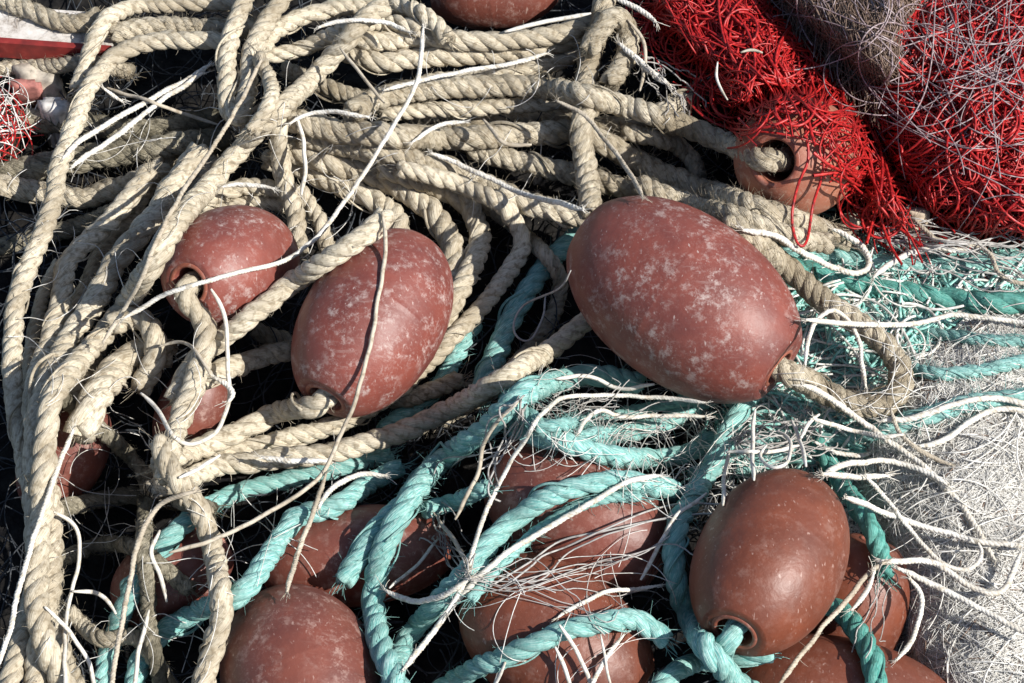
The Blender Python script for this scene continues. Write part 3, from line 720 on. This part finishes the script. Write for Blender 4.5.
rope('short beige rope behind the tall hanging bight', 17, 34, [(258, 58), (268, 76), (271, 94), (264, 114), (252, 132)], 'b', .3)
rope('thick worn beige rope end pointing up at the left', 34, 36, [(80, 435), (92, 405), (106, 382), (124, 362), (148, 350), (170, 352)], 'b', .6)
rope('beige rope turning down beside the thick worn rope end', 26, 36, [(112, 326), (128, 318), (146, 322), (155, 342), (152, 366), (140, 388)], 'b', .4)
rope('twisted beige rope hanging free to the bottom edge at left', 25, 46, [(160, 440), (168, 466), (184, 488), (198, 508), (210, 538), (217, 572), (221, 607), (214, 648), (198, 700)], 'b', .3)
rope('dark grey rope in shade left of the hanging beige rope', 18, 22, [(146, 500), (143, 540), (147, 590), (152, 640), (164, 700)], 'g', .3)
rope('teal rope looping through the mouth of the glossy front float', 24, 30, [(734, 622), (724, 638), (721, 656), (730, 674), (752, 692)], T, .2, ('F4', 'start'))
rope('teal rope hanging from under the biggest float past the glossy front float', 25, 30, [(752, 385), (742, 408), (726, 436), (710, 472), (694, 498), (680, 522), (673, 556), (680, 596), (692, 625), (706, 648), (722, 668), (748, 700)], T, .2, skip=('F4',))
fishing_float('F3', 'biggest float, heavily scuffed, lying right of centre with rope from its end', (683, 299), 58, 120, 85, (.80, .60), 18, 'pl_worn', hole=.2)
rope('grey beige rope looping out of the biggest float and back under it', 27, 42, [(766, 368), (785, 374), (808, 384), (839, 400), (872, 407), (896, 396), (903, 376), (891, 352), (865, 329), (828, 303), (803, 283), (779, 262), (756, 243), (728, 222)], 'o', 1.0, ('F3', 'start'))

def thread_sheet(label, poly, n, length, flow, spread, width, curl=.3, loops=.3, mat='pale', lift=(0, 3), seed=1):
    hp = Heap(poly, 6, 6, 30, seed, 4, over='all')
    P = walk(hp, n, length, 6, curl, flow, spread, lift, bob=.8, loops=loops)
    for _ in range(3): P[:, 1:-1, 2] = np.maximum(P[:, 1:-1, 2], .5 * (P[:, :-2, 2] + P[:, 2:, 2]))
    m = thread_mesh(P, width); o = make_obj('loose_filaments', m[0], m[1], m[2], (MAT[mat],), m[3]); tag(o, label, 'filament', kind='stuff')
thread_sheet('fine white threads strewn over the teal ropes below the biggest float', [(500, 385), (640, 375), (720, 400), (800, 425), (800, 490), (700, 515), (640, 470), (540, 440)], 100, 110, 5, 40, .8, seed=81)
thread_sheet('fine white threads strewn over the net right of the biggest float', [(800, 300), (1040, 290), (1040, 480), (940, 520), (850, 480), (760, 420)], 60, 190, 8, 28, .9, curl=.2, loops=.1, seed=82)
thread_sheet('fine pale threads strewn over the lower floats and teal ropes', [(440, 500), (660, 480), (680, 600), (620, 690), (430, 690)], 14, 150, -20, 40, .8, seed=83)
thread_sheet('fine pale threads strewn over the beige ropes', [(20, 100), (560, 60), (700, 140), (560, 220), (330, 240), (120, 480), (20, 640)], 70, 90, -40, 60, .8, seed=84)
thread_sheet('fine white threads around the hanging ropes at lower left', [(40, 480), (330, 460), (330, 600), (180, 690), (40, 690)], 28, 110, -50, 50, .8, seed=85)
# ------------------------------------------------------------------ red and brown nets, upper right
lobe2 = Heap([(815, -30), (1070, -30), (1070, 250), (1000, 240), (960, 232), (925, 215), (895, 178), (862, 110), (835, 55)], 12, 44, 90, 31, 10)
lobe1 = Heap([(630, -30), (655, 20), (690, 58), (716, 72), (722, 100), (732, 112), (752, 112), (770, 98), (800, 94), (832, 112), (852, 150), (866, 182), (868, 205), (890, 222), (915, 226), (896, 180), (868, 128), (842, 84), (822, 52), (790, 20), (760, -30)], 28, 20, 34, 41, 8, over=('F10',))
brown = Heap([(752, -30), (930, -30), (915, 30), (905, 78), (885, 86), (858, 70), (832, 46), (800, 18)], 40, 32, 40, 51, 6)
heap_net('red_net_bundle', 'big dark red net heap filling the upper right corner', 'net', lobe2, 'redcore',
         [('red_threads', 'red', [thread_mesh(walk(lobe2, 640, 210, 5, .22, 30, 20, (0, 9), loops=.3), 1.8), thread_mesh(walk(lobe2, 110, 200, 4, .35, 20, 26, (5, 12), loops=.7), 2.9)]),
          ('mauve_threads', 'mauve', [thread_mesh(walk(lobe2, 80, 190, 5, .18, 40, 70, (8, 18), poly=[(830, -30), (1060, -30), (1060, 130), (940, 110), (880, 80)]), 1.4), thread_mesh(walk(lobe2, 26, 200, 5, .15, -60, 60, (6, 16)), 1.3)])])
heap_net('brown_filament_net', 'brown hairy filament net between the two red net heaps', 'net', brown, 'browncore',
         [('brown_threads', 'brown', [thread_mesh(walk(brown, 900, 110, 5, .14, 72, 12, (0, 9)), .9)]),
          ('pale_threads', 'mauve', [thread_mesh(walk(brown, 90, 80, 4, .25, 80, 20, (3, 9)), 1.0), thread_mesh(walk(brown, 22, 150, 4, .4, 30, 50, (8, 16)), 1.5)])])
heap_net('red_net_drape', 'bright red net hanging over the faded orange float', 'net', lobe1, 'redcore',
         [('red_threads', 'red', [thread_mesh(walk(lobe1, 430, 105, 4, .34, 52, 20, (0, 9), loops=.6), 1.8), thread_mesh(walk(lobe1, 130, 120, 4, .25, 55, 14, (4, 10), loops=.4), 3.0)])], sink=5)
for i, (lab, pts) in enumerate([
    ('red net thread loop dangling in front of the faded orange float', [(800, 110), (806, 135), (808, 160), (798, 185), (792, 215), (796, 240), (803, 246), (808, 236), (813, 205), (822, 175), (824, 150), (818, 120)]),
    ('red net thread curving across the middle of the faded orange float', [(738, 118), (752, 130), (775, 133), (800, 138), (830, 150), (850, 172)]),
    ('red net thread hanging over the right side of the faded orange float', [(836, 120), (846, 150), (850, 180), (872, 200), (890, 205)]),
    ('red thread trailing off the right end of the red drape', [(868, 160), (873, 190), (884, 212), (905, 222), (885, 236), (880, 228)])]):
    px = smooth_path(pts, 3); hm = drape(px, .0008, .03)
    m = thread_mesh(at(px, hm)[None], 2.6, 6); o = make_obj('red_thread', m[0], m[1], m[2], (MAT['red'],), m[3]); recenter(o)
    tag(o, lab, 'thread', 'loose red net threads')

# patch of net at the left edge
lp = Heap([(-30, 80), (8, 86), (20, 105), (22, 135), (12, 160), (-30, 172)], 20, 16, 22, 61, 4)
heap_net('net_scrap', 'small red and white net scrap at the left edge', 'net', lp, 'browncore',
         [('white_threads', 'pale', [thread_mesh(walk(lp, 60, 60, 3, .7, 70, 40, (1, 5)), 1.2)]), ('red_threads', 'red', [thread_mesh(walk(lp, 50, 60, 3, .7, 60, 40, (0, 4)), 1.5)])])
# ------------------------------------------------------------------ rags and scraps
def rag(name, label, cat, pts, h, thick, colour, seed):
    """crumpled scrap of cloth: closed sheet with folds"""
    hp = Heap(pts, h, thick, 14, seed, 7)
    V, F = hp.core(name, None, sink=0, step=3)
    m_, nt, b = new_mat(name + '_cloth')
    tc = N(nt, 'ShaderNodeTexCoord'); no = N(nt, 'ShaderNodeTexNoise'); no.inputs['Scale'].default_value = 220; no.inputs['Detail'].default_value = 6
    nt.links.new(tc.outputs['Object'], no.inputs['Vector'])
    nt.links.new(ramp(nt, no.outputs[0], [(.35, tuple(.45 * c for c in colour)), (.6, colour)]), b.inputs['Base Color']); b.inputs['Roughness'].default_value = .9
    o = make_obj(name, V, F, mats=(m_,)); recenter(o); tag(o, label, cat)
rag('cloth_scrap', 'pale crumpled cloth scrap below the red edge of the board', 'scrap', [(4, 62), (30, 56), (60, 70), (66, 92), (44, 98), (18, 84)], 14, 10, (.50, .44, .36), 71)
rag('pink_rag', 'faded pink rag left of the leftmost beige rope', 'scrap', [(4, 78), (26, 75), (46, 82), (40, 89), (10, 88)], 22, 4, (.48, .19, .16), 72)
rag('white_scrap', 'rounded white scrap left of the leftmost beige rope', 'scrap', [(36, 100), (52, 93), (70, 100), (72, 114), (54, 120), (38, 114)], 22, 10, (.66, .62, .58), 73)
rag('dry_leaf', 'curled dry tan leaf below the red net', 'leaf', [(902, 194), (912, 206), (930, 206), (934, 222), (914, 226), (904, 212)], 30, 7, (.58, .47, .35), 74)
rag('tan_scrap', 'small tan scrap stuck beside the faded orange float', 'scrap', [(838, 214), (852, 206), (864, 216), (858, 232), (842, 230)], 20, 9, (.56, .48, .38), 75)

# ------------------------------------------------------------------ twines
w, k = 'w', 'k'
TW = [
 ('white twine, upper of a crossing pair in the dark gap at upper left', 8, 36, [(212, 64), (161, 94), (112, 120), (78, 142), (62, 158)], w),
 ('white twine, lower of a crossing pair in the dark gap at upper left', 8, 36, [(203, 72), (150, 109), (109, 142), (71, 167)], w),
 ('tan twine crossing under the white pair at upper left', 5, 26, [(105, 88), (142, 99), (180, 113), (220, 126)], k),
 ('short white twine end under the white pair at upper left', 7, 26, [(102, 87), (112, 95), (122, 104)], w),
 ('grey twine running along the left side of the diagonal beige rope', 7, 60, [(262, 60), (246, 92), (232, 116), (210, 152), (176, 202), (150, 258), (134, 292), (116, 322), (102, 342)], k),
 ('white twine arching on the top beige rope arch', 7, 58, [(316, 28), (345, 20), (385, 23), (412, 33)], w),
 ('white twine along the straight beige ropes below the top float', 7, 50, [(382, 91), (432, 78), (470, 70), (512, 63), (548, 53)], w),
 ('white twine passing just under the top float', 6, 50, [(505, 31), (530, 25), (560, 19), (590, 13)], w),
 ('white twine with a flat end left of the biggest float', 8, 46, [(430, 152), (478, 173), (522, 193), (552, 201), (582, 209)], w),
 ('pale twine leaning across the upright rope onto the biggest float', 7, 62, [(556, 100), (582, 113), (605, 139), (628, 170), (644, 198)], k),
 ('white twine at the top edge where the red net starts', 8, 56, [(612, -2), (628, 4), (642, 12), (656, 22)], w),
 ('thin pale twine curving down right of the upright rope', 5, 46, [(628, 20), (642, 40), (645, 62), (641, 92)], k),
 ('thick white twine poking from the knot towards the red net', 9, 40, [(618, 42), (645, 66), (670, 86)], w),
 ('white twine hanging down over the rope above the first scuffed float', 6, 48, [(296, 116), (303, 140), (305, 165), (301, 196)], w),
 ('white twine lying level across the diagonal rope', 7, 52, [(290, 124), (305, 115), (335, 112), (370, 117)], w),
 ('tan twine slanting over the ropes right of the diagonal rope', 5, 58, [(340, 48), (362, 76), (384, 104)], k),
 ('short white twine curl on the thick level rope', 7, 52, [(412, 142), (438, 125), (466, 121)], w),
 ('tan twine curl on the right part of the thick level rope', 6, 52, [(484, 118), (494, 132), (505, 144), (532, 145)], k),
 ('white twine strip on the rope above the first scuffed float', 7, 44, [(220, 188), (245, 184), (275, 190)], w),
 ('long pale twine sweeping over the middle down to the first scuffed float', 7, 70, [(424, 26), (421, 60), (415, 86), (399, 117), (378, 152), (357, 184), (335, 215), (312, 242), (285, 260), (225, 276), (172, 292), (124, 318)], w),
 ('dark tan twine curl below the first scuffed float', 5, 44, [(158, 346), (184, 342), (202, 359), (211, 376)], k),
 ('white twine loop hanging below the first scuffed float', 6, 52, [(210, 288), (222, 308), (227, 335), (227, 365), (229, 400), (217, 430), (193, 444), (172, 434), (157, 408), (140, 393)], w),
 ('white twine knot on the loop below the first scuffed float', 9, 54, [(214, 378), (226, 384), (234, 394), (228, 402)], w),
 ('thick white twine running down the left rope bundle', 8, 56, [(73, 430), (56, 472), (41, 517), (22, 577), (8, 637), (-8, 680)], w),
 ('thin white twine right of the left rope bundle', 6, 36, [(54, 512), (70, 520), (79, 534), (77, 572), (68, 606), (64, 650), (66, 700)], w),
 ('white twine hook in the black gap at lower left', 6, 34, [(72, 592), (94, 592), (108, 602), (114, 614)], w),
 ('white twine curving to the bottom edge at lower left', 6, 36, [(45, 606), (72, 635), (90, 664), (97, 700)], w),
 ('short white twine in the gap beside the dark grey rope', 6, 30, [(150, 610), (140, 645), (133, 700)], w),
 ('pale twine arching from the hanging beige rope to the bottom edge', 8, 52, [(196, 492), (180, 496), (160, 504), (145, 525), (133, 560), (127, 596), (117, 650), (108, 700)], k),
 ('white twine tuft beside the small hidden float piece', 6, 34, [(160, 530), (150, 552), (160, 575), (166, 602)], w),
 ('white twine lying on the thick rope at the left joint', 6, 50, [(180, 478), (200, 468), (220, 455)], w),
 ('thick white twine end along the smooth beige rope', 9, 48, [(262, 457), (292, 460), (328, 461)], w),
 ('white twine arch on the teal rope at lower left', 8, 42, [(317, 508), (337, 484), (360, 475), (386, 475)], w),
 ('long pale twine running down over the second scuffed float', 6, 62, [(383, 212), (386, 245), (380, 288), (372, 337), (357, 393), (345, 425), (326, 468), (302, 492), (277, 507), (235, 530), (200, 544), (168, 552)], k),
 ('double pale twine over the teal rope above the bottom left float', 8, 40, [(326, 474), (311, 517), (296, 560), (286, 594)], k),
 ('white twine resting on the teal arch, long straight run', 9, 46, [(662, 476), (640, 478), (620, 486), (597, 499), (560, 521), (522, 544), (485, 571), (451, 608), (425, 642), (402, 672)], w),
 ('white twine from the upper teal ropes down to the twine knot', 7, 48, [(705, 402), (657, 397), (605, 396), (567, 397), (545, 411), (526, 438), (507, 468), (485, 513), (472, 552), (464, 584), (446, 612)], w),
 ('white twine sagging between the thick teal rope and the twine knot', 9, 44, [(384, 590), (400, 597), (418, 602), (445, 594), (470, 577)], w),
 ('thin white twine from the thick teal rope up to the right', 5, 40, [(389, 588), (417, 564), (438, 538)], w),
 ('pale twine slanting down to the twine knot', 7, 44, [(436, 516), (452, 538), (470, 568)], k),
 ('thin pale twine hanging from the frayed teal end', 6, 46, [(522, 398), (498, 420), (483, 444), (479, 470), (466, 496), (456, 520)], k),
 ('white twine resting on the frayed teal rope', 7, 38, [(577, 436), (585, 422), (600, 411), (620, 417), (657, 416), (708, 417)], w),
 ('white twine wisp uppermost below the biggest float', 6, 38, [(556, 380), (578, 376), (600, 380), (622, 390), (654, 384)], w),
 ('thin pale strand circling in the gap left of the biggest float', 3, 30, [(548, 292), (543, 318), (530, 342), (516, 335), (514, 318), (530, 300), (560, 288), (572, 270)], 'm'),
 ('white twine end on the bottom centre float, flat and pointed', 7, 44, [(556, 617), (580, 604), (606, 592), (632, 590), (658, 586)], w),
 ('white twine crossing the bottom centre float, leaning right', 6, 36, [(558, 624), (576, 650), (596, 695)], w),
 ('white twine crossing the bottom centre float, leaning left', 7, 38, [(624, 634), (606, 658), (586, 695)], w),
 ('white twine left of the crossing pair on the bottom centre float', 6, 34, [(556, 646), (564, 668), (574, 695)], w),
 ('thin twine right of the crossing pair on the bottom centre float', 4, 34, [(600, 634), (606, 662), (612, 695)], w),
 ('short white twine at the bottom edge under the lowest teal arch', 6, 34, [(505, 662), (496, 680), (488, 700)], w),
 ('white twine over the teal rope left of the glossy front float', 6, 52, [(708, 492), (694, 504), (678, 514), (664, 536), (652, 560), (640, 580)], w),
 # right side
 ('white twine loop standing up right of the biggest float end', 7, 44, [(804, 365), (808, 342), (816, 322), (832, 311), (848, 320), (859, 342), (863, 366), (866, 388)], w),
 ('white twine lying level from the beige loop to the right edge', 8, 34, [(806, 319), (830, 322), (865, 325), (910, 324), (951, 316), (985, 318), (1040, 324)], w),
 ('tan twine winding from the dry leaf to the right edge', 7, 36, [(914, 218), (930, 236), (948, 242), (970, 244), (988, 252), (998, 272), (1012, 281), (1040, 285)], k),
 ('white twine hump on the pale frayed teal rope', 9, 34, [(872, 278), (892, 262), (916, 252), (944, 249), (972, 252)], w),
 ('white twine along the upper right side of the biggest float', 9, 34, [(742, 228), (775, 236), (805, 254), (830, 266), (852, 273), (868, 268), (866, 252), (850, 238), (832, 228)], w),
 ('white twine wave on the pale net, upper of two', 9, 38, [(880, 420), (910, 419), (951, 405), (989, 398), (1040, 406)], w),
 ('white twine wave on the pale net, lower of two', 9, 42, [(918, 448), (940, 442), (959, 430), (985, 412), (1010, 409), (1040, 416)], w),
 ('long white twine slanting from the beige loop into the pale net', 9, 42, [(800, 384), (824, 394), (850, 413), (880, 435), (910, 455), (940, 482), (966, 512), (996, 560)], w),
 ('tan twine hanging off the beige loop onto the pale net', 7, 40, [(890, 408), (898, 430), (915, 447), (950, 466)], k),
 ('white twine bow above the top of the glossy front float', 9, 40, [(824, 475), (838, 466), (862, 462), (887, 461), (917, 468), (948, 484)], w),
 ('short thick white twine above the top of the glossy front float', 9, 36, [(822, 474), (854, 477), (888, 476)], w),
 ('white twine running level to the right edge over the pale net', 9, 46, [(846, 496), (895, 517), (932, 528), (977, 541), (1040, 548)], w),
 ('white twine hooking back on the pale net beside the glossy front float', 7, 48, [(864, 475), (887, 499), (910, 529), (932, 555), (957, 570), (975, 566), (983, 551), (978, 540)], w),
 ('white twine curling on the pale net to a raised end', 9, 48, [(878, 563), (910, 560), (938, 565), (964, 583), (990, 593), (1006, 588), (1014, 572), (1020, 552)], w),
 ('straight white twine slanting to the right edge across the pale net', 9, 50, [(896, 568), (940, 588), (977, 607), (1040, 640)], w),
 ('short bent white twine on the pale net beside the standing float', 8, 46, [(909, 576), (919, 590), (922, 606), (915, 634), (898, 660)], w),
 ('pale twine slanting below the glossy front float to the bottom edge', 8, 56, [(884, 560), (866, 576), (850, 596), (820, 630), (778, 686)], k),
 ('short white twine beside the pale slanting twine', 8, 50, [(874, 570), (867, 592), (850, 610)], w),
 ('white twine hanging between the teal rope and the glossy front float top', 6, 30, [(753, 410), (752, 440), (753, 480)], w),
 ('thin white twine next to the hanging teal rope', 6, 30, [(728, 448), (725, 475), (724, 506)], w),
 ('white twine level behind the top of the glossy front float', 6, 30, [(726, 452), (762, 452), (800, 446)], w),
 ('white twine ring above the glossy front float', 5, 34, [(776, 430), (790, 442), (788, 462), (772, 468), (760, 458), (766, 444)], w),
 ('knotted white twine leg right of the twine ring', 6, 36, [(792, 420), (800, 440), (806, 466)], w),
 ('thin white twine rising right of the knotted twine leg', 6, 36, [(800, 438), (808, 424), (820, 414)], w),
 ('white twine under the beige loop, level', 7, 26, [(812, 420), (845, 428), (880, 436), (905, 434)], w),
 ('white twine in the shade under the beige loop, curved', 7, 26, [(812, 440), (835, 452), (860, 456), (876, 450)], w),
]
for lab, wd, h, pts, c in TW:
    rope(lab, wd, h, pts, c)

# blue and white twine hooks on the red net
rope('pale grey twine bit lying near the top of the red drape', 5, 70, [(742, 52), (752, 49), (763, 53)], 'k')
rope('small white twine hook at the edge of the red drape', 4, 60, [(718, 62), (716, 78), (722, 92), (727, 100)], w)

# ------------------------------------------------------------------ fans of fine nylon over the lower floats
def fan(name, label, n, a, b, spread, h, width, seed, clear=True):
    r2 = np.random.default_rng(seed); Ps = []
    for i in range(n):
        p0 = np.array(a) + r2.normal(0, 4, 2); p1 = np.array(b) + r2.normal(0, spread, 2)
        mid_ = (p0 + p1) / 2 + r2.normal(0, spread * .8, 2); q3 = p1 + (p1 - mid_) * .3 + r2.normal(0, spread * .5, 2)
        px = smooth_path([p0, (p0 + mid_) / 2 + r2.normal(0, 5, 2), mid_, p1, q3], 3)
        px = px[np.linspace(0, len(px) - 1, 40).astype(int)]
        px = px + blur(r2.normal(0, 6.0, px.shape), 14) * np.linspace(0, 1.6, 40)[:, None]
        hm = np.maximum(clear_height(px, width * S / 2, squash=1.0) if clear else 0, h * .001) * np.ones(40)
        hm = blur(hm, 6); hm = np.maximum(hm, h * .001) + .001 + .003 * r2.random() * np.sin(np.linspace(0, 3.1, 40))
        Ps.append(at(px, hm))
    m = thread_mesh(np.stack(Ps), width, 5)
    o = make_obj(name, m[0], m[1], m[2], (MAT['m'],), m[3]); recenter(o); tag(o, label, 'filament', 'fine filament tufts')
fan('nylon_tuft', 'fan of fine nylon strands from the twine knot to the right', 9, (472, 578), (600, 590), 22, 34, 1.0, 1)
fan('nylon_tuft', 'small spray of fine strands above the twine knot', 9, (470, 575), (446, 530), 12, 34, 1.4, 2)
fan('nylon_tuft', 'fine curved strands on the lit side of the half covered float', 5, (500, 590), (660, 530), 20, 40, 1.7, 3)
fan('nylon_tuft', 'tuft of fine frayed strands on the three teal ropes', 12, (530, 400), (590, 396), 14, 48, .9, 4, False)
fan('nylon_tuft', 'loose fine strands in the gap under the biggest float', 5, (600, 436), (670, 428), 12, 44, .9, 5, False)
fan('nylon_tuft', 'fine strands hanging from the frayed teal end to the left', 8, (520, 400), (490, 460), 16, 30, 1.7, 6)
fan('nylon_tuft', 'fine strands between the hanging teal rope and the twine ring', 16, (735, 440), (810, 440), 16, 34, 1.5, 7, False)
fan('nylon_tuft', 'fine strands bridging the red net and the right end twines', 22, (880, 236), (1010, 252), 20, 30, 1.5, 8)
fan('nylon_tuft', 'fine strands across the standing float beside the pale net', 3, (885, 562), (872, 630), 9, 40, 1.2, 9)
fan('nylon_tuft', 'hairy strands around the dark gap right of the knotted rope', 10, (640, 60), (680, 100), 14, 34, 1.5, 10)

# ------------------------------------------------------------------ camera, sky and sun
cam = bpy.data.cameras.new('camera'); co = bpy.data.objects.new('camera', cam); COL.objects.link(co)
cam.sensor_fit = 'HORIZONTAL'; cam.sensor_width = 36; cam.lens = 36 * DIST / WIDTH
cam.clip_start = .01; cam.clip_end = 100
co.location = Vector(CAM)
co.rotation_euler = (math.pi / 2 - PITCH, 0, 0)
scene.camera = co

SUNV = unit(RIGHT * .67 + UP * .13 + BACK * .73)
elev = math.asin(SUNV[2]); azi = math.atan2(SUNV[0], SUNV[1])
world = bpy.data.worlds.new('World'); scene.world = world; world.use_nodes = True
nt = world.node_tree; bg = nt.nodes['Background']
sky = nt.nodes.new('ShaderNodeTexSky'); sky.sky_type = 'NISHITA'; sky.sun_disc = False
sky.sun_elevation = elev; sky.sun_rotation = azi
nt.links.new(sky.outputs[0], bg.inputs['Color']); bg.inputs['Strength'].default_value = .085
sl = bpy.data.lights.new('sun', 'SUN'); sl.energy = 5.0; sl.angle = math.radians(.5); sl.color = (1, .965, .90)
so = bpy.data.objects.new('sun', sl); COL.objects.link(so)
so.rotation_euler = Vector(-SUNV).to_track_quat('-Z', 'Y').to_euler(); so.location = (1, -1, 2)
vs = scene.view_settings; vs.view_transform = 'Standard'; vs.look = 'None'; vs.exposure = .45; vs.gamma = 1
